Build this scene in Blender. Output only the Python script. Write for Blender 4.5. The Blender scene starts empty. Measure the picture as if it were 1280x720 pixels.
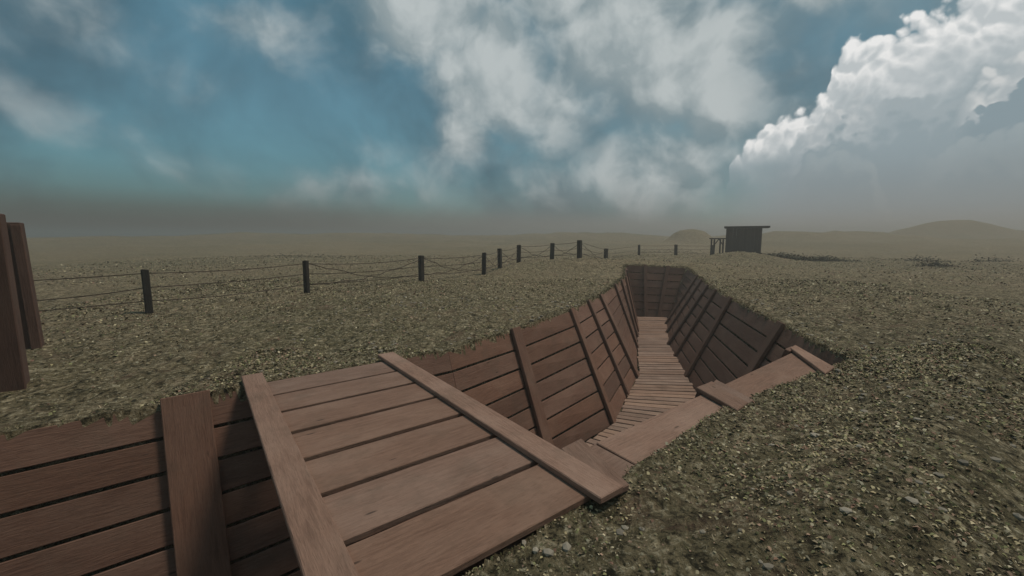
import bpy, bmesh, math, random
import numpy as np
from mathutils import Vector, Matrix

random.seed(7); rng = np.random.default_rng(11)
scene = bpy.context.scene
col = scene.collection
R = math.radians

# ------------------------------------------------------------------ helpers
def tag(o, label=None, cat=None, group=None, kind=None):
    if label: o['label'] = label
    if cat: o['category'] = cat
    if group: o['group'] = group
    if kind: o['kind'] = kind
    return o

def empty(name, loc, label, cat, group=None):
    o = bpy.data.objects.new(name, None); col.objects.link(o)
    o.location = loc; o.empty_display_size = .2
    return tag(o, label, cat, group, 'thing')

def link_mesh(name, me, mat, parent=None):
    o = bpy.data.objects.new(name, me); col.objects.link(o)
    if mat: me.materials.append(mat)
    if parent:
        o.parent = parent
        o.matrix_parent_inverse = Matrix.Translation(parent.location).inverted()
    return o

class MB:
    """collects bevelled boards and bars with UVs that run along the grain"""
    def __init__(s):
        s.bm = bmesh.new(); s.uv = s.bm.loops.layers.uv.new('UVMap'); s.tone = s.bm.loops.layers.float_color.new('tone')
    def hexa(s, P, bevel=.006, uvo=None):
        """P: 8 corners, 0-3 bottom loop, 4-7 top loop; grain runs from 0 to 1"""
        t = bmesh.new()
        v = [t.verts.new(p) for p in P]
        for f in ((3,2,1,0),(4,5,6,7),(0,1,5,4),(1,2,6,5),(2,3,7,6),(3,0,4,7)):
            t.faces.new([v[i] for i in f])
        bmesh.ops.recalc_face_normals(t, faces=t.faces)
        if bevel:
            bmesh.ops.bevel(t, geom=list(t.edges), offset=bevel, segments=1, affect='EDGES', clamp_overlap=True)
        g = (Vector(P[1])-Vector(P[0])).normalized()
        a = (Vector(P[3])-Vector(P[0])); a = (a-g*a.dot(g)).normalized(); b = g.cross(a)
        o = uvo or (random.uniform(0,50), random.uniform(0,50))
        tn = random.uniform(.80, 1.16); tw = random.uniform(-.04, .04)
        vm = {x: s.bm.verts.new(x.co) for x in t.verts}
        for f in t.faces:
            nf = s.bm.faces.new([vm[x] for x in f.verts])
            n = f.normal
            for l, ol in zip(nf.loops, f.loops):
                c = ol.vert.co
                if abs(n.dot(g)) > .8: uv = (c.dot(a)*.3+o[0], c.dot(b)+o[1])
                elif abs(n.dot(b)) > .7: uv = (c.dot(g)+o[0], c.dot(a)+o[1])
                else: uv = (c.dot(g)+o[0], c.dot(b)+o[1]+7)
                l[s.uv].uv = uv; l[s.tone] = (tn*(1+tw), tn, tn*(1-tw), 1)
        t.free()
    def slab(s, a, b, c, d, n, th, bevel=.006):
        """board whose outer face is a-b-c-d, body going back along -n by th"""
        n = Vector(n).normalized()*th
        a, b, c, d = map(Vector, (a, b, c, d))
        s.hexa([a-n, b-n, c-n, d-n, a, b, c, d], bevel)
    def box(s, o, u, v, w, bevel=.006):
        """o corner, u length vector, v width vector, w thickness vector"""
        o, u, v, w = map(Vector, (o, u, v, w))
        s.hexa([o, o+u, o+u+v, o+v, o+w, o+u+w, o+u+v+w, o+v+w], bevel)
    def tube(s, pts, r, n=6):
        pts = [Vector(p) for p in pts]; rings = []
        for i, p in enumerate(pts):
            t = (pts[min(i+1, len(pts)-1)]-pts[max(i-1, 0)]).normalized()
            a = t.cross(Vector((0,0,1)));
            if a.length < .01: a = Vector((1,0,0))
            a.normalize(); b = t.cross(a)
            rr = r[i] if isinstance(r, (list, tuple)) else r
            rings.append([s.bm.verts.new(p+a*math.cos(k*2*math.pi/n)*rr+b*math.sin(k*2*math.pi/n)*rr) for k in range(n)])
        for i in range(len(rings)-1):
            for k in range(n):
                f = s.bm.faces.new((rings[i][k], rings[i][(k+1)%n], rings[i+1][(k+1)%n], rings[i+1][k]))
                f.smooth = True
                for l, (du, dv) in zip(f.loops, ((i,k),(i,k+1),(i+1,k+1),(i+1,k))): l[s.uv].uv = (du*.3, dv*.05); l[s.tone] = (1, 1, 1, 1)
        for rg in (rings[0][::-1], rings[-1]): s.bm.faces.new(rg)
    def build(s, name, mat, parent=None):
        me = bpy.data.meshes.new(name); s.bm.to_mesh(me); s.bm.free()
        return link_mesh(name, me, mat, parent)

# ------------------------------------------------------------------ numpy noise
def _hash(ix, iy, seed):
    h = (ix.astype(np.int64)*374761393 + iy.astype(np.int64)*668265263 + seed*1442695041) & 0xffffffff
    h = ((h ^ (h >> 13))*1274126177) & 0xffffffff
    return ((h ^ (h >> 16)) & 0xffff)/65535.
def vnoise(x, y, seed=0):
    ix, iy = np.floor(x), np.floor(y); fx, fy = x-ix, y-iy
    fx = fx*fx*(3-2*fx); fy = fy*fy*(3-2*fy)
    a = _hash(ix, iy, seed); b = _hash(ix+1, iy, seed); c = _hash(ix, iy+1, seed); d = _hash(ix+1, iy+1, seed)
    return (a*(1-fx)+b*fx)*(1-fy)+(c*(1-fx)+d*fx)*fy
def fbm(x, y, o=4, seed=0):
    s = 0; amp = .5; t = 0
    for k in range(o):
        s = s+amp*vnoise(x+13.7*k, y-7.1*k, seed+k); t += amp; amp *= .5; x = x*2.03; y = y*2.03
    return s/t-.5
def sstep(a, b, x):
    t = np.clip((x-a)/(b-a), 0, 1); return t*t*(3-2*t)

# ------------------------------------------------------------------ materials
def new_mat(name):
    m = bpy.data.materials.new(name); m.use_nodes = True
    nt = m.node_tree; nt.nodes.clear()
    out = nt.nodes.new('ShaderNodeOutputMaterial'); bs = nt.nodes.new('ShaderNodeBsdfPrincipled')
    nt.links.new(bs.outputs[0], out.inputs[0])
    return m, nt, bs
class NT:
    def __init__(s, nt): s.nt = nt
    def put(s, inp, v):
        if isinstance(v, bpy.types.NodeSocket): s.nt.links.new(v, inp)
        elif v is not None: inp.default_value = v
    def math(s, op, a, b=None, c=None, clamp=False):
        n = s.nt.nodes.new('ShaderNodeMath'); n.operation = op; n.use_clamp = clamp
        s.put(n.inputs[0], a); s.put(n.inputs[1], b)
        if c is not None: s.put(n.inputs[2], c)
        return n.outputs[0]
    def vmath(s, op, a, b=None):
        n = s.nt.nodes.new('ShaderNodeVectorMath'); n.operation = op
        s.put(n.inputs[0], a)
        if b is not None: s.put(n.inputs[3] if op == 'SCALE' else n.inputs[1], b)
        return n.outputs['Value'] if op in ('LENGTH', 'DOT_PRODUCT') else n.outputs[0]
    def noise(s, vec, scale, detail=4, rough=.5, dist=0, dim='3D'):
        n = s.nt.nodes.new('ShaderNodeTexNoise'); n.noise_dimensions = dim
        s.put(n.inputs['Vector'], vec); n.inputs['Scale'].default_value = scale
        n.inputs['Detail'].default_value = detail; n.inputs['Roughness'].default_value = rough; n.inputs['Distortion'].default_value = dist
        return n.outputs['Fac']
    def vor(s, vec, scale, feat='F1', out='Distance', smooth=None):
        n = s.nt.nodes.new('ShaderNodeTexVoronoi'); n.feature = feat
        s.put(n.inputs['Vector'], vec); n.inputs['Scale'].default_value = scale
        if smooth is not None: n.inputs['Smoothness'].default_value = smooth
        return n.outputs[out]
    def ramp(s, fac, stops, interp='LINEAR'):
        n = s.nt.nodes.new('ShaderNodeValToRGB'); n.color_ramp.interpolation = interp
        e = n.color_ramp.elements
        while len(e) < len(stops): e.new(.5)
        for k, (p, c) in enumerate(stops):
            e[k].position = p; e[k].color = (c, c, c, 1) if isinstance(c, (int, float)) else (*c, 1)
        s.put(n.inputs[0], fac); return n.outputs[0]
    def mix(s, fac, a, b, mode='MIX'):
        n = s.nt.nodes.new('ShaderNodeMix'); n.data_type = 'RGBA'; n.blend_type = mode
        def c(v): return (*v, 1) if isinstance(v, tuple) and len(v) == 3 else v
        s.put(n.inputs[0], fac); s.put(n.inputs[6], c(a)); s.put(n.inputs[7], c(b)); return n.outputs[2]
    def maprange(s, v, a, b, c=0, d=1, kind='LINEAR'):
        n = s.nt.nodes.new('ShaderNodeMapRange'); n.interpolation_type = kind
        s.put(n.inputs[0], v)
        for k, x in zip((1,2,3,4), (a,b,c,d)): s.put(n.inputs[k], x)
        return n.outputs[0]
    def mapping(s, vec, scale=(1,1,1), loc=(0,0,0)):
        n = s.nt.nodes.new('ShaderNodeMapping'); s.put(n.inputs[0], vec)
        n.inputs['Scale'].default_value = scale; n.inputs['Location'].default_value = loc
        return n.outputs[0]
    def coord(s, w='Object'):
        return s.nt.nodes.new('ShaderNodeTexCoord').outputs[w]
    def bump(s, h, strength, dist, normal=None):
        n = s.nt.nodes.new('ShaderNodeBump'); s.put(n.inputs['Height'], h)
        n.inputs['Strength'].default_value = strength; n.inputs['Distance'].default_value = dist
        if normal is not None: s.put(n.inputs['Normal'], normal)
        return n.outputs[0]

def wood_mat(name, base, dark, light):
    m, nt, bs = new_mat(name); N = NT(nt)
    uv = N.coord('UV')
    g = N.noise(N.mapping(uv, (3.5, 45, 1)), 1, 6, .62, .6, '2D')
    fine = N.noise(N.mapping(uv, (14, 190, 1)), 1, 3, .6, 0, '2D')
    broad = N.noise(N.mapping(uv, (1.1, 2.4, 1)), 1, 4, .6, .3, '2D')
    c = N.mix(N.ramp(g, [(.12, 0), (.62, 1)]), dark, base)
    c = N.mix(N.ramp(broad, [(.42, 0), (.75, .8)]), c, light)
    c = N.mix(N.ramp(fine, [(.30, .5), (.46, 0)]), c, dark)
    # soil rubbed into the boards, in patches with a shape of their own
    ob = N.coord('Object')
    st = N.noise(ob, 2.3, 6, .65)
    c = N.mix(N.ramp(st, [(.52, 0), (.70, .38)]), c, (.10, .07, .048))
    # knots
    vk = N.vor(N.mapping(uv, (1.5, 6, 1)), 1)
    c = N.mix(N.ramp(vk, [(.035, .75), (.075, 0)]), c, (.03, .02, .015))
    at = nt.nodes.new('ShaderNodeAttribute'); at.attribute_name = 'tone'
    c = N.mix(1., c, at.outputs['Color'], 'MULTIPLY')
    nt.links.new(c, bs.inputs['Base Color'])
    bs.inputs['Roughness'].default_value = .86
    bs.inputs['Specular IOR Level'].default_value = .25
    h = N.math('ADD', N.math('MULTIPLY', g, 1.), N.math('MULTIPLY', fine, .5))
    nt.links.new(N.bump(h, .55, .012, None), bs.inputs['Normal'])
    return m
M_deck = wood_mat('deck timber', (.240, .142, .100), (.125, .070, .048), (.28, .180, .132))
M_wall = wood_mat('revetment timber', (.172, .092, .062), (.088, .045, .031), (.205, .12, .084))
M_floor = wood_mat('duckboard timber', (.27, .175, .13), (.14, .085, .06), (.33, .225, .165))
M_post = wood_mat('fence timber', (.034, .028, .022), (.016, .013, .010), (.055, .045, .035))
M_tall = wood_mat('old dark timber', (.105, .058, .042), (.055, .03, .022), (.13, .075, .055))
M_hut = wood_mat('hut timber', (.032, .028, .026), (.016, .014, .013), (.045, .039, .035))

def rust_mat():
    m, nt, bs = new_mat('rusty wire'); N = NT(nt)
    n = N.noise(N.coord('Object'), 25, 3)
    nt.links.new(N.mix(n, (.03, .025, .022), (.09, .055, .035)), bs.inputs['Base Color'])
    bs.inputs['Roughness'].default_value = .7; bs.inputs['Metallic'].default_value = .4
    return m
M_wire = rust_mat()

def ground_mat():
    m, nt, bs = new_mat('mossy earth'); N = NT(nt)
    ob = N.coord('Object')
    big = N.noise(ob, .35, 5, .6)
    mid = N.noise(ob, 2.6, 7, .66, .5)
    st = N.noise(N.mapping(ob, (7.5, 4.5, 6)), 1, 7, .72, 1.1)
    fine = N.noise(ob, 17, 7, .70, .4)
    sp = N.vor(N.vmath('ADD', ob, N.vmath('SCALE', N.nt.nodes.new('ShaderNodeTexNoise').outputs['Color'], .05)), 34)
    c = N.mix(N.ramp(mid, [(.36, 0), (.62, 1)]), (.150, .114, .064), (.30, .232, .140))
    c = N.mix(N.ramp(big, [(.42, 0), (.62, .7)]), c, (.178, .146, .078))
    c = N.mix(N.ramp(N.noise(ob, .045, 6, .6), [(.38, .4), (.54, 0)]), c, (.085, .088, .045))
    c = N.mix(N.ramp(st, [(.36, .9), (.49, 0)]), c, (.028, .026, .014))
    c = N.mix(N.ramp(st, [(.54, 0), (.66, .8)]), c, (.50, .41, .265))
    c = N.mix(N.ramp(fine, [(.38, .9), (.48, 0)]), c, (.024, .02, .012))
    c = N.mix(N.ramp(fine, [(.55, 0), (.66, .85)]), c, (.54, .47, .32))
    c = N.mix(N.ramp(N.noise(ob, 1.3, 5, .7, 1.), [(.55, 0), (.68, .5)]), c, (.16, .095, .065))
    nt.links.new(c, bs.inputs['Base Color'])
    bs.inputs['Roughness'].default_value = .95; bs.inputs['Specular IOR Level'].default_value = .12
    h = N.math('ADD', N.math('MULTIPLY', fine, .6), N.math('MULTIPLY', st, 1.))
    h = N.math('ADD', h, N.math('MULTIPLY', mid, 1.))
    nt.links.new(N.bump(h, 1., .11), bs.inputs['Normal'])
    return m
M_ground = ground_mat()

def litter_mat(name):
    m, nt, bs = new_mat(name); N = NT(nt)
    a = nt.nodes.new('ShaderNodeAttribute'); a.attribute_name = 'tint'
    nt.links.new(a.outputs['Color'], bs.inputs['Base Color'])
    bs.inputs['Roughness'].default_value = .9; bs.inputs['Specular IOR Level'].default_value = .15
    return m
M_litter = litter_mat('moss and dry grass')

# ------------------------------------------------------------------ the trench in plan (metres, camera foot at the origin)
FLOOR = -2.34
Lrim = [(-12.,-1.9), (-7.6,1.42), (-3.63,4.45), (-1.04,6.57), (.13,8.05), (1.45,10.1), (2.75,12.8), (3.95,15.9), (5.2,19.0), (6.3,22.9)]
Lfoot = [(-11.4,-2.6), (-7.0,.72), (-3.03,3.75), (-.45,5.9), (.82,7.4), (2.27,8.86), (3.78,12.1), (4.75,15.4), (5.65,18.4), (6.6,21.9)]
Rrim = [(-9.6,-5.8), (-.23,2.03), (.85,2.93), (2.36,4.27), (4.91,5.83), (5.62,8.6), (6.5,12.4), (7.4,15.6), (8.7,19.4), (9.3,22.2)]
Rfoot = [(-10.1,-4.9), (-.9,3.0), (.2,3.9), (1.75,5.2), (4.2,7.35), (4.5,8.8), (5.25,12.3), (6.05,15.8), (7.4,19.7), (8.2,21.4)]
Erim = [(9.3,22.2), (6.3,22.9)]
Efoot = [(8.2,21.4), (6.6,21.9)]
rim_poly = np.array(Lrim + Rrim[::-1])
foot_poly = np.array(Lfoot + Rfoot[::-1])

def inside(poly, x, y):
    r = np.zeros(x.shape, bool); n = len(poly); j = n-1
    for i in range(n):
        xi, yi = poly[i]; xj, yj = poly[j]
        c = ((yi > y) != (yj > y)) & (x < (xj-xi)*(y-yi)/((yj-yi) or 1e-9)+xi)
        r ^= c; j = i
    return r
def dist(poly, x, y):
    d = np.full(x.shape, 1e9); n = len(poly)
    for i in range(n):
        ax, ay = poly[i]; bx, by = poly[(i+1) % n]
        ux, uy = bx-ax, by-ay
        t = np.clip(((x-ax)*ux+(y-ay)*uy)/(ux*ux+uy*uy), 0, 1)
        d = np.minimum(d, np.hypot(x-ax-t*ux, y-ay-t*uy))
    return d

def gauss(x, y, cx, cy, sx, sy=None, p=1.):
    sy = sy or sx
    return np.exp(-((((x-cx)/sx)**2+((y-cy)/sy)**2)**p))
def mesa(x, y, az, fwd, h, w, p=1.6, depth=1.):
    cx, cy = fwd*math.tan(R(az)), fwd
    ux, uy = math.cos(R(az)), -math.sin(R(az))
    a = (x-cx)*ux+(y-cy)*uy; b = (x-cx)*-uy+(y-cy)*ux
    return h*np.exp(-((a/w)**2+(b/(w*depth))**2)**p)
def base_h(x, y):
    """broad lie of the land"""
    x = np.asarray(x, float); y = np.asarray(y, float)
    r = np.hypot(x, y)
    z = .42*gauss(x, y, 3.2, 25.5, 5.5, 3.2) + .30*gauss(x, y, 8.8, 24.5, 5., 3.2) + .15*gauss(x, y, 14., 40., 10., 6.)
    z = z + .78*gauss(x, y, 17.8, 32.5, 3.6, 2.4)
    q = .61*x-.79*y+1.75; p = .79*x+.61*y
    z = z + .30*np.exp(-((q-1.25)/.62)**2)*sstep(.6, 3., p)*(1-sstep(9., 13., p)) + .04*gauss(x, y, 3.2, 1.6, 1.7, 1.2) + .08*gauss(x, y, -6.5, 6.5, 3., 2.)
    z = z + .20*gauss(x, y, 9.5, 10.5, 2.2, 3.2) + .12*gauss(x, y, -3., 11., 4., 2.)
    far = sstep(22, 70, r)
    z = z + 2.1*sstep(45, 150, r) + sstep(60, 110, r)*1.3*fbm(x/6., y/6., 4, 61)
    z = z + far*1.1*fbm(x/17., y/17., 4, 5) + sstep(60, 160, r)*1.6*fbm(x/45., y/45., 3, 9)
    z = z - .25*far
    # hills on the skyline
    z = z + mesa(x, y, 23.0, 92, 2.7, 4.6, 2.2, 1.2)
    z = z + mesa(x, y, 46.3, 118, 4.7, 11., 1.1, 1.) + mesa(x, y, 48.5, 126, 1.9, 34, 1.2, .5)
    z = z + mesa(x, y, 38.6, 108, 1.7, 10, 2.4, .7) + mesa(x, y, 34.2, 100, 1.3, 9, 2., .7) + mesa(x, y, 30.5, 112, .8, 12, 2., .6)
    z = z + mesa(x, y, 42.3, 95, .9, 9, 1.5, .7) + mesa(x, y, 58, 130, 5, 20) + mesa(x, y, 8, 150, 1.6, 30, 2.) + mesa(x, y, -20, 160, 1.2, 45, 2.) + mesa(x, y, -66, 120, 4, 25)
    return z
def ground_h(x, y):
    """the surface without the trench"""
    x = np.asarray(x, float); y = np.asarray(y, float)
    z = base_h(x, y)
    z = z + .15*fbm(x/1.6, y/1.6, 3, 21) + .10*fbm(x/.30, y/.30, 3, 31) + .03
    return z
def terrain(x, y):
    z = ground_h(x, y)
    ins = inside(rim_poly, x, y); dr = dist(rim_poly, x, y)
    near = (dr < 1.)
    # ragged lip: land flattens towards the timber, lumps spill on to the edge
    lip = 1-sstep(0, .45, dr)
    nearb = (np.abs(.61*x-.79*y+1.75) < 1.3) & (x > -8) & (x < 5.1) & (y < 6.2)
    z = np.where(~ins, z*(1-.55*lip)+base_h(x, y)*.55*lip + lip*.01, z)
    z = np.where(nearb & ~ins & (.61*x-.79*y > -2.6), np.maximum(z, .0+.075*sstep(1.9, 2.5, .79*x+.61*y)+.06*fbm(x/.2, y/.2, 3, 41)), z)
    df = dist(foot_poly, x, y); inf = inside(foot_poly, x, y)
    t = np.where(inf, 1, dr/(dr+df+1e-6))
    zi = base_h(x, y)*(1-t)+FLOOR*t - .16 - .1*sstep(.0, .12, dr)
    edge = .07*fbm(x/.25, y/.25, 2, 77)+.03
    return np.where(ins & (dr > edge), zi, z)

def axis(a, b, step, lo, hi, grow=1.07):
    c = list(np.arange(a, b+1e-6, step)); s = step; v = b
    while v < hi: s *= grow; v += s; c.append(v)
    s = step; v = a; pre = []
    while v > lo: s *= grow; v -= s; pre.append(v)
    return np.array(pre[::-1]+c)
gx = axis(-5.5, 8.2, .05, -420, 420, 1.045); gy = axis(-.2, 14.5, .05, -60, 420, 1.035)
X, Y = np.meshgrid(gx, gy); Z = terrain(X.ravel(), Y.ravel())
nx, ny = len(gx), len(gy)
me = bpy.data.meshes.new('ground')
me.vertices.add(nx*ny)
me.vertices.foreach_set('co', np.stack([X.ravel(), Y.ravel(), Z], 1).ravel())
i = np.arange(nx-1)[None, :]+nx*np.arange(ny-1)[:, None]; i = i.ravel()
F = np.stack([i, i+1, i+1+nx, i+nx], 1)
me.loops.add(F.size); me.polygons.add(len(F))
me.loops.foreach_set('vertex_index', F.ravel())
me.polygons.foreach_set('loop_start', np.arange(0, F.size, 4)); me.polygons.foreach_set('loop_total', np.full(len(F), 4))
me.polygons.foreach_set('use_smooth', np.ones(len(F), bool))
me.update(); me.validate()
tag(link_mesh('ground', me, M_ground), kind='structure')

# ------------------------------------------------------------------ loose cover on the ground: flakes of moss, dead leaves, short grass
def scatter_mesh(name, P, kind, smin, smax, palette, label, cat, grass=False):
    n = len(P)
    s = rng.uniform(smin, smax, n)*kind
    ang = rng.uniform(0, 2*np.pi, n); tilt = rng.uniform(-.7, .7, n) if not grass else rng.uniform(.15, 1.0, n)
    d = np.stack([np.cos(ang), np.sin(ang), 0*ang], 1); e = np.stack([-np.sin(ang), np.cos(ang), 0*ang], 1)
    up = np.array([0, 0, 1.])
    lean = d*np.cos(tilt)[:, None]+up*np.sin(tilt)[:, None]
    w = (.55 if not grass else .13)
    a = P-e*s[:, None]*w*.5; b = P+e*s[:, None]*w*.5
    c = P+lean*s[:, None]*.62+e*s[:, None]*w*.55+up*(s*.12)[:, None]; f = P+lean*s[:, None]*.62-e*s[:, None]*w*.45+up*(s*.12)[:, None]
    g = P+lean*s[:, None]+(up*(-.12 if not grass else -.05))*s[:, None]
    V = np.stack([a, b, c, g, f], 1).reshape(-1, 3)
    me = bpy.data.meshes.new(name); me.vertices.add(len(V)); me.vertices.foreach_set('co', V.ravel())
    me.loops.add(len(V)); me.loops.foreach_set('vertex_index', np.arange(len(V)))
    me.polygons.add(n); me.polygons.foreach_set('loop_start', np.arange(0, len(V), 5)); me.polygons.foreach_set('loop_total', np.full(n, 5))
    me.update()
    pal = np.array(palette); c = pal[rng.integers(0, len(pal), n)]*rng.uniform(.7, 1.3, (n, 1))
    at = me.color_attributes.new('tint', 'FLOAT_COLOR', 'POINT')
    C = np.ones((n, 5, 4)); C[:, :, :3] = c[:, None, :]
    at.data.foreach_set('color', C.reshape(-1))
    o = link_mesh(name, me, M_litter)
    return tag(o, label, cat, kind='stuff')

def sample(n, x0, x1, y0, y1, cond=None, keep_out=.0, clump=.5, seed=3):
    x = rng.uniform(x0, x1, n); y = rng.uniform(y0, y1, n)
    k = ~inside(rim_poly, x, y) | (dist(rim_poly, x, y) < keep_out)
    if cond is not None: k &= cond(x, y)
    k &= (fbm(x/.5, y/.5, 3, seed)+.5 > clump*rng.uniform(.4, 1.3, n))
    x, y = x[k], y[k]
    return np.stack([x, y, (terrain(x, y) if x1 < 8 else ground_h(x, y))-.006], 1)
cone = lambda x, y: (y > -.3) & (np.abs(x) < 1.6*y+2.5)
PAL = [(.46,.40,.27), (.40,.34,.21), (.34,.29,.17), (.24,.23,.11), (.18,.18,.085), (.32,.26,.15), (.28,.24,.13), (.30,.20,.14), (.28,.23,.15), (.22,.17,.11), (.03,.026,.015), (.035,.035,.018), (.17,.10,.07), (.10,.095,.05), (.15,.135,.08), (.06,.065,.03), (.20,.18,.12), (.24,.22,.155), (.085,.09,.04), (.13,.10,.07)]
PALG = [(.16,.135,.08), (.11,.105,.05), (.24,.20,.125), (.30,.255,.17)]
A = sample(380000, -4, 6.5, .2, 6.5, cone, 0, .6)
B = sample(110000, -12, 14, 4, 18, cone)
D = sample(50000, -30, 36, 15, 46, cone)
P = np.concatenate([A, B, D]); r = np.hypot(P[:, 0], P[:, 1]); K = np.clip(.55+r*.085, .6, 3.2)
dr = dist(rim_poly, P[:, 0], P[:, 1])
scatter_mesh('moss_and_leaf_litter', P, K, .013, .046, PAL, 'olive and tan flakes of moss and dead leaves covering the ground', 'ground cover')
A = sample(16000, -4, 6.5, .2, 6.5, cone, 0, .62, 8); B = sample(14000, -12, 14, 4, 18, cone, 0, .62, 8); D = sample(12000, -30, 36, 15, 46, cone, 0, .6, 8)
# fringe along the trench lip
xs = []; 
pr = np.array(rim_poly)
for a, b in zip(pr, np.roll(pr, -1, 0)):
    L = np.hypot(*(b-a)); m = int(L*230)
    t = rng.uniform(0, 1, m)[:, None]; q = a+(b-a)*t+rng.normal(0, .07, (m, 2)); xs.append(q)
q = np.concatenate(xs); k = ~inside(rim_poly, q[:, 0], q[:, 1]); q = q[k]
E_ = np.stack([q[:, 0], q[:, 1], ground_h(q[:, 0], q[:, 1])*.5-.015], 1)
E_[:, 2] = terrain(q[:, 0], q[:, 1])-.01
P = np.concatenate([A, B, D, E_]); r = np.hypot(P[:, 0], P[:, 1]); K = np.clip(.6+r*.09, .7, 3.)
scatter_mesh('short_grass', P, K, .02, .055, PALG, 'short dry grass blades growing in tufts over the mossy ground', 'grass', grass=True)

# stones
def stones():
    n = 420; x = rng.uniform(-4, 7, n*3); y = rng.uniform(.4, 12, n*3)
    k = cone(x, y) & ~inside(rim_poly, x, y); x, y = x[k][:n], y[k][:n]; z = ground_h(x, y)
    bm = bmesh.new(); lay = bm.verts.layers.float_color.new('tint')
    for a, b, c in zip(x, y, z):
        s = random.uniform(.008, .028)*(1+.06*b)
        r_ = bmesh.ops.create_icosphere(bm, subdivisions=1, radius=s)
        sc = Vector((random.uniform(.7, 1.4), random.uniform(.7, 1.4), random.uniform(.4, .8)))
        g = random.uniform(.13, .27)
        for v in r_['verts']:
            v.co = Vector((v.co.x*sc.x, v.co.y*sc.y, v.co.z*sc.z))*random.uniform(.85, 1.15)+Vector((a, b, c+s*.1))
            v[lay] = (g*1.15, g, g*.78, 1)
    me = bpy.data.meshes.new('stones'); bm.to_mesh(me); bm.free()
    tag(link_mesh('stones', me, M_litter), 'small pale stones strewn among the moss and grass', 'stones', kind='stuff')
stones()

# dark low scrub towards the hills, right of the hut, as one tangled mass
def scrub():
    pts = []
    for (az, fwd, n, sx, sy) in ((33.6, 33, 1500, 1.5, .7), (36.6, 33, 900, 1.3, .6), (45.5, 27, 300, .6, .4), (44.5, 34, 260, .8, .5), (49, 33, 260, 1., .5), (-27, 40, 300, 3, 1), (21, 50, 300, 4, 1)):
        cx, cy = fwd*math.tan(R(az)), fwd
        x = rng.normal(cx, sx, n); y = rng.normal(cy, sy, n)
        h = .36*np.abs(rng.normal(0, 1, n))*np.exp(-((x-cx)/sx/1.3)**2)*.6
        pts.append(np.stack([x, y, ground_h(x, y)+h-.02], 1))
    P = np.concatenate(pts)
    scatter_mesh('dark_scrub', P, np.full(len(P), 1.), -.0+.07, .19, [(.035,.038,.022), (.05,.05,.03), (.03,.028,.02)], 'low dark tangled scrub growing in the field beyond the trench', 'scrub')
scrub()

# ------------------------------------------------------------------ timber walls of the trench
def V3(p, z): return Vector((p[0], p[1], z))
def wall(name, label, rim, foot, posts, mat=M_wall, rows=7, post_w=.26, post_th=.075, top_off=0., board_th=.05):
    c = V3(rim[len(rim)//2], 0)
    root = empty(name, c, label, 'wall')
    mb = MB(); jit = [(random.uniform(-.007, .007), random.uniform(0, .004), random.uniform(0, .004)) for _ in range(rows)]
    for k in range(len(rim)-1):
        a, b, c_, d = rim[k], rim[k+1], foot[k+1], foot[k]
        za = float(base_h(a[0], a[1]))+.012+top_off; zb = float(base_h(b[0], b[1]))+.012+top_off
        A, B, C_, D_ = V3(a, za), V3(b, zb), V3(c_, FLOOR), V3(d, FLOOR)
        n = (B-A).cross(D_-A).normalized()
        if n.z < 0: n = -n
        for r_ in range(rows):
            j, ja, jb = jit[r_]; t0 = r_/rows+.005+ja; t1 = (r_+1)/rows-.005-jb
            p = A.lerp(D_, t0), B.lerp(C_, t0), B.lerp(C_, t1), A.lerp(D_, t1)
            p = [q+n*(j+random.uniform(-.001, .001)) for q in p]
            mb.slab(*p, n, board_th)
    mb.build('boards', mat, root)
    for (k, t, w) in posts:        # post centred on the wall at fraction t of segment k
        a, b, c_, d = rim[k], rim[k+1], foot[k+1], foot[k]
        za = float(base_h(a[0], a[1]))+.012; zb = float(base_h(b[0], b[1]))+.012
        A, B, C_, D_ = V3(a, za), V3(b, zb), V3(c_, FLOOR), V3(d, FLOOR)
        top = A.lerp(B, t); bot = D_.lerp(C_, t); u = (B-A).normalized()
        n = (B-A).cross(D_-A).normalized()
        if n.z < 0: n = -n
        dn = (bot-top).normalized(); top = top-dn*.05; bot = bot+dn*.03
        o = n*(post_th+.014)
        pm = MB(); w = w or post_w
        tw = random.uniform(-.012, .012)
        pm.slab(top-u*(w/2+tw)+o, bot-u*w/2+o, bot+u*w/2+o, top+u*(w/2+tw)+o, n, post_th, .008)
        pm.build('post', mat, root)
    return root

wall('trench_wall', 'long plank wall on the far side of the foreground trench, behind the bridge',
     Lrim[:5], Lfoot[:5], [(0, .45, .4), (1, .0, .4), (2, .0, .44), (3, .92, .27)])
wall('trench_wall', 'plank wall on the left where the trench bends away, just past the bridge',
     Lrim[4:7], Lfoot[4:7], [(0, .985, .17), (1, .5, .14), (1, .97, .26)])
wall('trench_wall', 'far left plank wall leading up to the end of the trench', Lrim[6:], Lfoot[6:], [(0, .95, .22), (1, .5, .2), (1, .96, .22), (2, .5, .2)])
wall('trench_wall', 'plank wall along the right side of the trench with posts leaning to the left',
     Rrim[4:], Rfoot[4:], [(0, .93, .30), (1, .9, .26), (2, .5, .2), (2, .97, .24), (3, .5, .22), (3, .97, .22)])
wall('trench_wall', 'plank wall closing the far end of the trench, facing the camera', Erim, Efoot, [(0, .3, .18), (0, .68, .18)])
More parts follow.
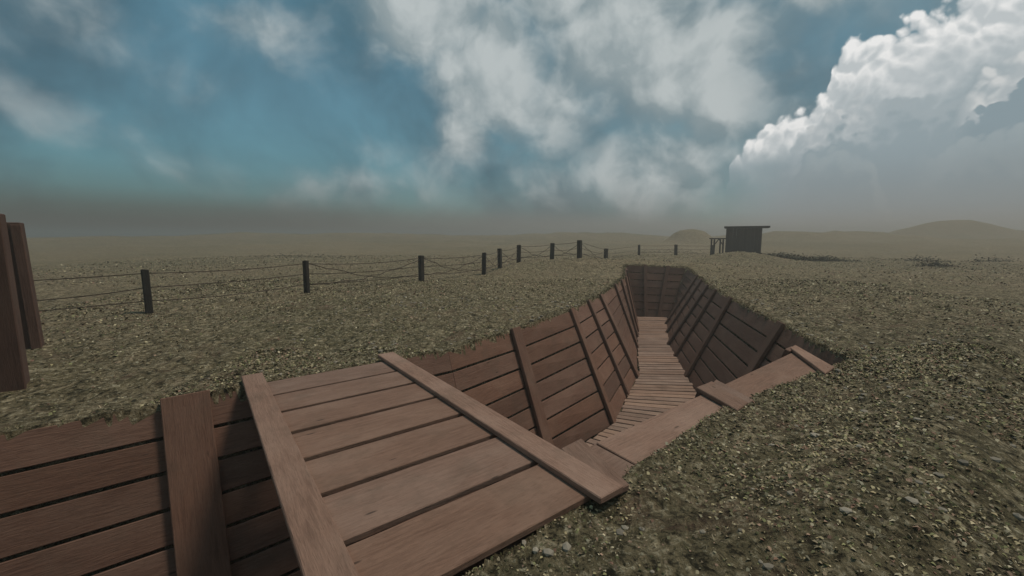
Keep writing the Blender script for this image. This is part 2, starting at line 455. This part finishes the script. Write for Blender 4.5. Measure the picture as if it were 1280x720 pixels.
# near wall: its top is a broad capping board with short battens nailed across
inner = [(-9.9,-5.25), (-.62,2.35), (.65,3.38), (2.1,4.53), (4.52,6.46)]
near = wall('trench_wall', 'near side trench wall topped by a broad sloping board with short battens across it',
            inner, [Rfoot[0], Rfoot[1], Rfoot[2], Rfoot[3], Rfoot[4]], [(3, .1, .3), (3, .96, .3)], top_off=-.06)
mb = MB()
def cap(a, b, a2, b2, z0=.028, z1=.05, dz=0):
    A, B, C_, D_ = V3(a, z0), V3(b, z0+dz), V3(b2, z1+dz), V3(a2, z1)
    mb.slab(A, B, C_, D_, (0, 0, 1), .055, .007)
cap((-9.9,-5.25), (-.64,2.34), (-9.5,-5.8), (-.15,1.98), -.09, -.06)
cap((-.62,2.355), (.72,3.44), (-.13,1.99), (1.02,2.96), -.07, -.045, .095)
cap((.735,3.452), (2.34,4.71), (1.035,2.97), (2.5,4.25), .03, .046)
cap((2.355,4.722), (4.56,6.49), (2.515,4.26), (4.26,5.36), .026, .044)
mb.build('capping_board', M_deck, near)
for (l0, l1, r0, r1, z) in (((.40,3.24), (.62,2.58), (.60,3.42), (.82,2.72), .10),
                            ((2.14,4.66), (2.25,3.98), (2.36,4.82), (2.47,4.18), .10),
                            ((4.40,6.42), (3.98,5.12), (4.60,6.60), (4.30,5.38), .10)):
    m = MB(); m.slab(V3(l0, z-.012), V3(l1, z), V3(r1, z), V3(r0, z-.012), (0, 0, 1), .05, .008); m.build('batten', M_deck, near)
m = MB(); m.slab(V3((2.37,4.80), .07), V3((2.48,4.2), .078), V3((2.60,4.3), .078), V3((2.53,4.98), .07), (0, 0, 1), .032, .006); m.build('batten', M_deck, near)

# ------------------------------------------------------------------ duckboard floor
def resample(poly, n):
    p = np.array(poly, float); d = np.r_[0, np.cumsum(np.hypot(*np.diff(p, axis=0).T))]
    return d, p
cl = [((-11.4,-2.6),(-10.1,-4.9)), ((-7.0,.72),(-5.5,-.95)), ((-3.03,3.75),(-1.6,2.4)), ((-.45,5.9),(.9,4.5)), ((1.05,7.45),(2.6,5.95)), ((2.27,8.86),(4.35,8.0)), ((3.0,10.5),(4.85,10.3)), ((3.78,12.1),(5.25,12.0)), ((4.7,15.4),(6.05,15.4)), ((5.65,18.3),(7.0,18.3)), ((6.5,21.5),(8.1,21.3))]
duck = empty('duckboard_walkway', (3, 9, FLOOR), 'pale slatted duckboard walkway on the bottom of the trench', 'walkway')
mb = MB(); s_mid = [0]
for (a, b), (c_, d) in zip(cl, cl[1:]):
    s_mid.append(s_mid[-1]+math.hypot((a[0]+b[0]-c_[0]-d[0])/2, (a[1]+b[1]-c_[1]-d[1])/2))
def at(s):
    for k in range(len(cl)-1):
        if s <= s_mid[k+1] or k == len(cl)-2:
            t = (s-s_mid[k])/(s_mid[k+1]-s_mid[k]); break
    (a, b), (c_, d) = cl[k], cl[k+1]
    l = Vector((a[0]+(c_[0]-a[0])*t, a[1]+(c_[1]-a[1])*t, 0)); r_ = Vector((b[0]+(d[0]-b[0])*t, b[1]+(d[1]-b[1])*t, 0))
    return l, r_
s = 0.
while s < s_mid[-1]-.2:
    l0, r0 = at(s); l1, r1 = at(s+.205)
    z = FLOOR+.09+random.uniform(-.006, .006)
    e0, e1 = random.uniform(-.03, .03), random.uniform(-.03, .03)
    u = (r0-l0).normalized()
    P = [l0+u*(.04+e0), r0-u*(.04+e1), r1-u*(.04+e1), l1+u*(.04+e0)]
    P = [Vector((p.x, p.y, z+random.uniform(-.005, .005))) for p in P]
    mb.slab(*P, (0, 0, 1), .035, .005)
    s += .245
mb.build('slats', M_floor, duck)
for fr in (.2, .8):
    mb = MB(); s = 0
    while s < s_mid[-1]-.3:
        l0, r0 = at(s); l1, r1 = at(min(s+2.0, s_mid[-1]))
        p, q = l0.lerp(r0, fr), l1.lerp(r1, fr); u = (q-p); v = Vector((-u.y, u.x, 0)).normalized()*.05
        p.z = q.z = FLOOR-.02
        mb.box(p-v, q-p, 2*v, (0, 0, .07)); s += 2.02
    mb.build('runner', M_wall, duck)
# trodden earth under the slats
m = MB()
for k in range(len(cl)-1):
    (a, b), (c_, d) = cl[k], cl[k+1]
bm = m.bm; vs = []
for a, b in cl:
    a, b = Vector((a[0], a[1], 0)), Vector((b[0], b[1], 0)); u = (b-a).normalized()*.35
    vs.append([bm.verts.new(Vector(((a-u).x, (a-u).y, FLOOR-.04))), bm.verts.new(Vector(((b+u).x, (b+u).y, FLOOR-.04)))])
for (a, b), (c_, d) in zip(vs, vs[1:]): bm.faces.new((a, b, d, c_))
tag(m.build('trench_floor', M_ground), kind='structure')

# ------------------------------------------------------------------ plank bridge across the trench
def bridge():
    O = Vector((-1.62, 3.04, 0)); u = Vector((.6, -.8, 0)); v = Vector((.8, .6, 0)); w = Vector((0, 0, 1))
    root = empty('plank_bridge', O+u*-.3+v*.7, 'broad brown plank bridge of seven boards laid flat across the foreground trench', 'bridge')
    mb = MB(); st = .5633
    for k in range(7):
        s0 = -2.253+k*st; g = .064
        y = random.uniform(-.004, .004)
        p0 = O+u*(s0+.0)+v*(-.17+random.uniform(-.01, .01))+w*(.032+y)
        mb.box(p0, v*(1.80+random.uniform(-.012, .012))+u*random.uniform(-.008, .008), u*(st-g), w*.048, .006)
    mb.build('boards', M_deck, root)
    for (v0, wd, s0, s1, tw) in ((-.225, .225, -2.52, 2.05, .0), (1.435, .235, -2.46, 1.74, .0)):
        m = MB(); m.box(O+u*s0+v*v0+w*.083, u*(s1-s0), v*wd, w*.05, .007); m.build('beam', M_deck, root)
    for v0 in (.1, 1.1):   # bearers below the boards, out to both banks
        m = MB(); m.box(O+u*-2.3+v*v0+w*-.13, u*3.9, v*.14, w*.156, .01); m.build('bearer', M_wall, root)
bridge()

# ------------------------------------------------------------------ two tall square posts at the left
def tall_post(cx, cy, w, d, h, rot, lean, label):
    root = empty('timber_post', (cx, cy, 0), label, 'post', 'tall timber posts on the left bank')
    z = float(ground_h(cx, cy))-.3
    u = Vector((math.cos(rot), math.sin(rot), 0)); v = Vector((-math.sin(rot), math.cos(rot), 0))
    t = Vector((lean[0], lean[1], h-z))
    m = MB(); o = Vector((cx, cy, z))
    m.box(o-u*w/2-v*d/2, t, u*w, v*d, .012); m.build('post_shaft', M_tall, root)
    m = MB(); o2 = o-u*w/2-v*(d/2+.05)
    m.box(o2+u*w*.55+Vector((0, 0, .0)), t*.985, u*w*.5, v*.046, .008); m.build('facing_board', M_tall, root)
tall_post(-5.93, 4.64, .44, .26, 2.08, R(38), (-.02, 0), 'thicker nearer tall brown post at the left edge')
tall_post(-7.50, 6.36, .23, .2, 2.04, R(38), (-.10, .02), 'slimmer tall brown post standing just behind the thicker one')

# ------------------------------------------------------------------ wire fence
def fence():
    f_, hy = 520., 298.
    spec = [(20,425,1.05,7.2), (177,None,1.05,9.9), (383,None,1.08,13.4), (527,None,1.05,17.6), (605,None,1.08,20.6), (625,None,1.1,22.6), (648,None,1.05,25.4), (690,None,1.1,26.2), (724,None,1.12,25.6), (757,None,1.08,32.), (798,None,1.1,43.), (844,None,1.1,42.), (890,None,1.08,43.)]
    pos = [(-8.6,7.2), (-8.75,9.9), (-6.66,13.4), (-3.85,17.6), (-1.4,20.6), (-.65,22.6), (.4,25.4), (2.5,26.2), (4.15,25.6), (7.2,32.), (13.1,43.), (16.5,42.), (20.7,43.)]
    pos[0] = (-11.6, 7.4)
    root = empty('wire_fence', (pos[4][0], pos[4][1], 0), 'old barbed wire fence on dark wooden posts running across the field behind the trench', 'fence')
    tops = []
    for k, (x, y) in enumerate(pos):
        z = float(ground_h(x, y)); h = 1.05+random.uniform(-.04, .06)
        lean = Vector((random.uniform(-.04, .04), random.uniform(-.04, .04), 0)); a = random.uniform(0, 1.5)
        u = Vector((math.cos(a), math.sin(a), 0))*.1; v = Vector((-u.y, u.x, 0))
        wf = .72 if k < 3 else (.95 if k < 6 else 1.2)
        m = MB(); o = Vector((x, y, z-.25))
        T = lean+Vector((0, 0, h+.25))
        m.hexa([o-u*wf-v*wf, o-u*wf-v*wf+T*1., o+u*wf-v*wf+T*.985, o+u*wf-v*wf, o-u*wf+v*wf, o-u*wf+v*wf+T*.99, o+u*wf+v*wf+T*.975, o+u*wf+v*wf], .015)
        m.build('post', M_post, root); tops.append((Vector((x, y, z)), lean, h))
    for lv, sag in ((.28, .05), (.58, .07), (.9, .06)):
        m = MB()
        for (a, la, ha), (b, lb, hb) in zip(tops, tops[1:]):
            A = a+la*lv+Vector((0, 0, ha*lv)); B = b+lb*lv+Vector((0, 0, hb*lv)); n = 12
            sg = sag*random.uniform(.4, 2.)
            P = [A.lerp(B, t/n)-Vector((0, 0, sg*4*(t/n)*(1-t/n))) for t in range(n+1)]
            m.tube(P, .011, 4)
            L = (B-A).length; q = int(L/.35)
            for j in range(1, q):
                t = j/q; p = A.lerp(B, t)-Vector((0, 0, sg*4*t*(1-t)))
                for _ in range(2):
                    d = Vector((random.uniform(-1, 1), random.uniform(-1, 1), random.uniform(-1, 1))).normalized()*.035
                    m.tube([p-d, p+d], .004, 3)
        m.build('wire', M_wire, root)
    m = MB()     # slack loops hooked between the posts
    for k in range(2, 9):
        (a, la, ha), (b, lb, hb) = tops[k], tops[k+1]
        for s0, s1 in ((.92, .2), (.25, .85)):
            A = a+Vector((0, 0, ha*s0)); B = b+Vector((0, 0, hb*s1))
            P = [A.lerp(B, t/14)-Vector((0, 0, .22*math.sin(math.pi*t/14)*random.uniform(.7, 1.3))) for t in range(15)]
            P = [Vector((p.x, p.y, max(p.z, float(ground_h(p.x, p.y))+.02))) for p in P]
            m.tube(P, .014, 4)
    m.build('slack_wire', M_wire, root)
fence()

# ------------------------------------------------------------------ far hut and the frame beside it
def hut():
    x0, y0, z0 = 22.4, 43.9, float(base_h(24.5, 44.))-.1
    root = empty('wooden_hut', (24.4, 45.5, z0), 'small dark flat-roofed wooden hut beyond the right end of the fence', 'hut')
    W, Dp, Hh = 3.25, 2.6, 2.86-z0
    u = Vector((.883, -.469, 0)); v = Vector((.469, .883, 0))
    def side(o, d, n, name):
        m = MB(); L = d.length; k = max(2, int(L/.3)); dd = d/k
        for j in range(k): m.box(o+dd*j+dd*.02, Vector((0, 0, Hh+random.uniform(-.02, 0))), dd*.96, n*.06, .006)
        m.build(name, M_hut, root)
    o = Vector((x0, y0, z0))
    side(o, u*W, v, 'wall'); side(o+v*Dp, u*W, v, 'wall'); side(o+v*.07, v*(Dp-.08), u, 'wall'); side(o+u*(W-.06)+v*.07, v*(Dp-.08), u, 'wall')
    m = MB(); m.box(o-u*.2-v*.35+Vector((0, 0, Hh+.01)), u*(W+.85), v*(Dp+.7), Vector((0, 0, .18)), .02)
    m.build('roof', M_hut, root)
    m = MB(); m.box(o+u*.25-v*.05+Vector((0, 0, 0)), Vector((0, 0, 2.0)), u*.9, v*.045, .006); d = m.build('door', M_hut, root)
    for xx in (.02, W-.14):
        m = MB(); m.box(o+u*xx-v*.06, Vector((0, 0, Hh-.01)), u*.12, v*.055, .006); m.build('corner_trim', M_hut, root)
hut()
def frame():
    z = float(base_h(21.6, 42.5))
    root = empty('open_shelter', (21.5, 42.6, z), 'small dark open timber frame standing between the fence end and the hut', 'frame')
    X0, X1, Y0, Y1, T = 20.35, 21.45, 42.3, 42.9, 1.72
    for (x, y) in ((X0+.1, Y0), (X1-.1, Y0), (X0+.1, Y1), (X1-.1, Y1)):
        m = MB(); m.box((x-.06, y-.06, z-.2), (0, 0, T-z+.19), (.12, 0, 0), (0, .12, 0)); m.build('leg', M_hut, root)
    m = MB(); m.box((X0-.1, Y0-.1, T), (X1-X0+.2, 0, 0), (0, Y1-Y0+.2, 0), (0, 0, .12)); m.build('top', M_hut, root)
    for (x, s) in ((X0+.16, 1), (X1-.16, -1)):
        m = MB(); m.box((x, Y0-.03, T-.6), (s*.42, 0, .59), (-s*.07, 0, .05), (0, .06, 0)); m.build('brace', M_hut, root)
frame()

# ------------------------------------------------------------------ haze
def haze():
    bm = bmesh.new(); bmesh.ops.create_cube(bm, size=1)
    x0, x1, y0, y1, z0, z1 = -425, 425, -65, 425, -6, 14
    zs = Z.min(), Z.max()
    z0 = min(-3.6, zs[0]-1); z1 = zs[1]+.8
    X0, X1, Y0, Y1 = gx[0]-1, gx[-1]+1, gy[0]-1, gy[-1]+1
    for v in bm.verts:
        v.co = Vector((X1 if v.co.x > 0 else X0, Y1 if v.co.y > 0 else Y0, z1 if v.co.z > 0 else z0))
    me = bpy.data.meshes.new('haze'); bm.to_mesh(me); bm.free()
    m = bpy.data.materials.new('haze air'); m.use_nodes = True; nt = m.node_tree; nt.nodes.clear()
    out = nt.nodes.new('ShaderNodeOutputMaterial'); pv = nt.nodes.new('ShaderNodeVolumePrincipled')
    pv.inputs['Color'].default_value = (.68, .65, .59, 1); pv.inputs['Density'].default_value = .0052; pv.inputs['Anisotropy'].default_value = .4
    nt.links.new(pv.outputs[0], out.inputs['Volume'])
    tag(link_mesh('haze', me, m), kind='stuff')
haze()

# ------------------------------------------------------------------ sky
SUN_AZ, SUN_EL = R(72), R(66)       # azimuth clockwise from +Y
def world():
    w = bpy.data.worlds.new('World'); scene.world = w; w.use_nodes = True
    nt = w.node_tree; nt.nodes.clear(); N = NT(nt)
    out = nt.nodes.new('ShaderNodeOutputWorld'); bg = nt.nodes.new('ShaderNodeBackground'); bg.inputs[1].default_value = .1
    nt.links.new(bg.outputs[0], out.inputs[0])
    sky = nt.nodes.new('ShaderNodeTexSky'); sky.sky_type = 'NISHITA'; sky.sun_disc = False
    sky.sun_elevation = SUN_EL; sky.sun_rotation = SUN_AZ; sky.air_density = 1.2; sky.dust_density = .6
    D_ = N.vmath('NORMALIZE', N.coord('Generated'))
    sp = nt.nodes.new('ShaderNodeSeparateXYZ'); nt.links.new(D_, sp.inputs[0])
    az = N.math('ARCTAN2', sp.outputs[0], sp.outputs[1]); el = N.math('ARCSINE', sp.outputs[2])
    cb = nt.nodes.new('ShaderNodeCombineXYZ'); nt.links.new(az, cb.inputs[0]); nt.links.new(el, cb.inputs[1]); P = cb.outputs[0]
    K = 10.
    def C(r, g, b): return (r*K, g*K, b*K)
    # blue ground of the sky
    base = N.mix(1., sky.outputs[0], (.62, 1.22, 1.12), 'MULTIPLY')
    nb = N.noise(P, 3.2, 5, .55, .4)
    base = N.mix(.75, base, C(.10, .19, .245))
    base = N.mix(N.ramp(nb, [(.38, .75), (.62, 0)]), base, C(.055, .105, .140))
    base = N.mix(N.ramp(N.maprange(el, .30, .55), [(0, 0), (1, .5)]), base, C(.075, .22, .30))
    milk = N.math('MULTIPLY', N.maprange(az, -.12, .12, 0, .62, 'SMOOTHSTEP'), N.maprange(N.noise(P, 2.6, 4, .5), .35, .62))
    base = N.mix(milk, base, C(.215, .275, .295))
    # soft clouds
    wn = nt.nodes.new('ShaderNodeTexNoise'); nt.links.new(P, wn.inputs['Vector']); wn.inputs['Scale'].default_value = 5; wn.inputs['Detail'].default_value = 4
    off = N.vmath('SCALE', N.vmath('SUBTRACT', wn.outputs['Color'], (.5, .5, .5)), .12)
    PW = N.vmath('ADD', P, off)
    tot = None
    for (a, e, ra, re, s) in ((-.06,.36,.14,.14,1.25), (-.17,.47,.18,.11,1.15), (.14,.50,.2,.08,1.1), (.30,.50,.2,.07,1.), (.26,.36,.18,.12,1.1), (-.11,.24,.075,.10,.9), (.17,.42,.12,.14,1.), (.10,.30,.10,.12,.85), (.36,.37,.20,.13,1.1), (.46,.27,.12,.10,.85),
                              (.34,.15,.18,.10,.95), (.12,.12,.22,.06,.6), (.60,.43,.07,.05,1.2), (-.78,.33,.13,.07,.55), (-.80,.20,.10,.05,.4), (-.5,.40,.16,.05,.5), (-.42,.12,.3,.05,.45), (-.3,.19,.08,.04,.35),
                              (.9,.62,.5,.2,.8), (-.4,.85,.6,.2,.7), (1.6,.4,.5,.3,1.), (-1.5,.4,.4,.2,1.), (2.6,.5,.5,.3,1.), (-2.5,.4,.5,.2,1.)):
        d = N.vmath('LENGTH', N.vmath('DIVIDE', N.vmath('SUBTRACT', PW, (a, e, 0)), (ra, re, 1)))
        g = N.math('MULTIPLY', N.math('EXPONENT', N.math('MULTIPLY', N.math('MULTIPLY', d, d), -.8)), s)
        tot = g if tot is None else N.math('MAXIMUM', tot, g)
    n1 = N.noise(PW, 5.2, 7, .52, .1); n1b = N.noise(N.vmath('ADD', PW, (.03, .035, 0)), 5.2, 7, .5, .1)
    rel = N.maprange(N.math('SUBTRACT', n1, n1b), -.13, .13)
    dens = N.math('ADD', tot, N.math('MULTIPLY', N.math('SUBTRACT', n1, .5), 1.5))
    m = N.maprange(dens, .12, .95, 0, .94, 'SMOOTHSTEP')
    cc = N.mix(N.ramp(rel, [(.2, 0), (.8, 1)]), C(.21, .275, .30), C(.48, .525, .53))
    thick = N.maprange(dens, .55, 1.15)
    cc = N.mix(N.math('MULTIPLY', thick, .35), cc, C(.57, .61, .61))
    skyc = N.mix(m, base, cc)
    # cumulus bank at the right: three overlapping heads, each with its own outline
    lumps = N.vor(PW, 19, 'SMOOTH_F1', smooth=.25); lumps2 = N.vor(PW, 52, 'SMOOTH_F1', smooth=.2)
    fb = N.noise(P, 30, 7, .62)
    up = N.vmath('ADD', PW, (.008, .012, 0))
    lumpsU = N.vor(up, 19, 'SMOOTH_F1', smooth=.25); lumps2U = N.vor(up, 52, 'SMOOTH_F1', smooth=.2); fbU = N.noise(N.vmath('ADD', P, (.008, .012, 0)), 30, 7, .62)
    def hh(a, b, c_): return N.math('ADD', N.math('ADD', N.math('MULTIPLY', a, -.05), N.math('MULTIPLY', b, -.04)), N.math('MULTIPLY', c_, .045))
    H0 = hh(lumps, lumps2, fb); H1 = hh(lumpsU, lumps2U, fbU)
    light = N.maprange(N.math('SUBTRACT', H0, H1), -.015, .014)
    def layer(under, pts, deep, lit, dark, shade, fade, low=1.):
        a0, a1 = pts[0][0], pts[-1][0]
        t = N.maprange(az, a0, a1)
        h = N.math('MULTIPLY', N.ramp(t, [((a-a0)/(a1-a0), e/.6) for a, e in pts]), .6)
        dep = N.math('SUBTRACT', N.math('ADD', h, N.math('ADD', H0, .020)), el)
        mask = N.math('MULTIPLY', N.maprange(dep, -.002, .014, 0, 1, 'SMOOTHSTEP'), low)
        top = N.maprange(N.math('ADD', dep, N.math('MULTIPLY', N.math('SUBTRACT', fb, .5), .04)), .03, deep, 1, 0, 'SMOOTHSTEP')
        k = N.math('MULTIPLY', N.math('MULTIPLY', top, N.math('ADD', N.math('MULTIPLY', light, .5), .5), clamp=True), fade)
        c_ = N.mix(k, dark, lit)
        c_ = N.mix(N.math('MULTIPLY', N.math('SUBTRACT', 1., light), N.math('MULTIPLY', top, .3)), c_, shade)
        return N.mix(mask, under, c_)
    lit = C(.86, .86, .85); dark = C(.285, .355, .39); shade = C(.40, .455, .485)
    f1 = N.maprange(el, .13, .19, 0, 1, 'SMOOTHSTEP')
    skyc = layer(skyc, [(.43,.0), (.457,.064), (.472,.15), (.488,.182), (.515,.202), (.534,.225), (.567,.239), (.598,.248), (.622,.264), (.632,.318), (.65,.338), (.692,.35), (.742,.349), (.785,.372), (.85,.38), (1.1,.42), (1.5,.34), (1.9,.0)], .17, lit, dark, shade, f1, N.math('MAXIMUM', N.maprange(el, .07, .19, 0, 1, 'SMOOTHSTEP'), N.maprange(az, .44, .60, 0, 1, 'SMOOTHSTEP')))
    f2 = N.math('MULTIPLY', N.maprange(az, .57, .61, 0, 1, 'SMOOTHSTEP'), N.maprange(az, .66, .72, 1, .25, 'SMOOTHSTEP'))
    skyc = layer(skyc, [(.50,.0), (.55,.12), (.583,.19), (.612,.225), (.64,.24), (.668,.243), (.692,.235), (.725,.238), (.76,.236), (.785,.235), (.81,.235), (.87,.24), (1.05,.27), (1.5,.2), (1.9,0)], .06, C(.55, .58, .59), dark, shade, f2, N.maprange(az, .54, .60, 0, 1, 'SMOOTHSTEP'))
    f3 = N.maprange(az, .79, .815, 0, 1, 'SMOOTHSTEP')
    skyc = layer(skyc, [(.775,.0), (.79,.17), (.81,.237), (.83,.252), (.845,.262), (.87,.275), (.95,.31), (1.15,.35), (1.6,.2), (1.9,.0)], .042, C(.62, .64, .64), C(.245, .32, .36), shade, f3, N.maprange(az, .79, .825, 0, 1, 'SMOOTHSTEP'))
    dim = C(.36, .42, .44)
    skyc = layer(skyc, [(.70,.0), (.735,.10), (.77,.145), (.82,.165), (.90,.17), (1.0,.15), (1.2,.17), (1.4,.1), (1.6,0)], .07, dim, dark, dim, N.maprange(az, .72, .80, 0, .8, 'SMOOTHSTEP'), N.maprange(az, .73, .80, 0, .8, 'SMOOTHSTEP'))
    skyc = layer(skyc, [(.57,.0), (.59,.12), (.61,.16), (.635,.178), (.66,.175), (.69,.15), (.72,.10), (.75,0)], .06, dim, dark, dim, .8, N.maprange(az, .585, .62, 0, .8, 'SMOOTHSTEP'))
    nn = N.noise(PW, 4.5, 5, .5)
    lowb = N.math('MULTIPLY', N.maprange(az, .48, .62, 0, .35, 'SMOOTHSTEP'), N.maprange(N.math('ADD', el, N.math('MULTIPLY', nn, .12)), .15, .25, 1, 0, 'SMOOTHSTEP'))
    skyc = N.mix(lowb, skyc, C(.175, .21, .23))
    # dust and smoke that thickens towards the horizon, darker to the left
    hz = N.ramp(N.math('ADD', N.math('ADD', N.maprange(el, -.02, .20), .10), N.math('MULTIPLY', N.maprange(az, -.5, .5), .16)), [(0, 1), (.30, .97), (.45, .75), (.60, .36), (.80, .10), (1, 0)])
    lr = N.maprange(az, -.85, .65, 0, 1, 'SMOOTHSTEP')
    hc = N.mix(lr, C(.082, .069, .056), C(.275, .250, .222))
    skyc = N.mix(hz, skyc, hc)
    nt.links.new(skyc, bg.inputs[0])
world()
scene.world.cycles.sampling_method = 'MANUAL'; scene.world.cycles.sample_map_resolution = 512
sun = bpy.data.lights.new('sun', 'SUN'); sun.energy = 2.3; sun.angle = R(12); sun.color = (1., .90, .78)
so = bpy.data.objects.new('sun', sun); col.objects.link(so)
d = Vector((math.sin(SUN_AZ)*math.cos(SUN_EL), math.cos(SUN_AZ)*math.cos(SUN_EL), math.sin(SUN_EL)))
so.rotation_euler = d.to_track_quat('Z', 'Y').to_euler(); so.location = (10, 5, 20)

# ------------------------------------------------------------------ camera
cam = bpy.data.cameras.new('camera'); co = bpy.data.objects.new('camera', cam); col.objects.link(co)
cam.sensor_width = 36; cam.lens = 36*520/1280; cam.clip_start = .05; cam.clip_end = 2000
co.location = (0, 0, 1.8); co.rotation_euler = (R(90)-math.atan(62/520), 0, 0)
scene.camera = co
vs_ = scene.view_settings; vs_.view_transform = 'Standard'; vs_.look = 'None'; vs_.exposure = 0; vs_.gamma = 1
scene.cycles.volume_step_rate = 4; scene.cycles.volume_max_steps = 64; scene.cycles.volume_bounces = 0
scene.cycles.max_bounces = 4
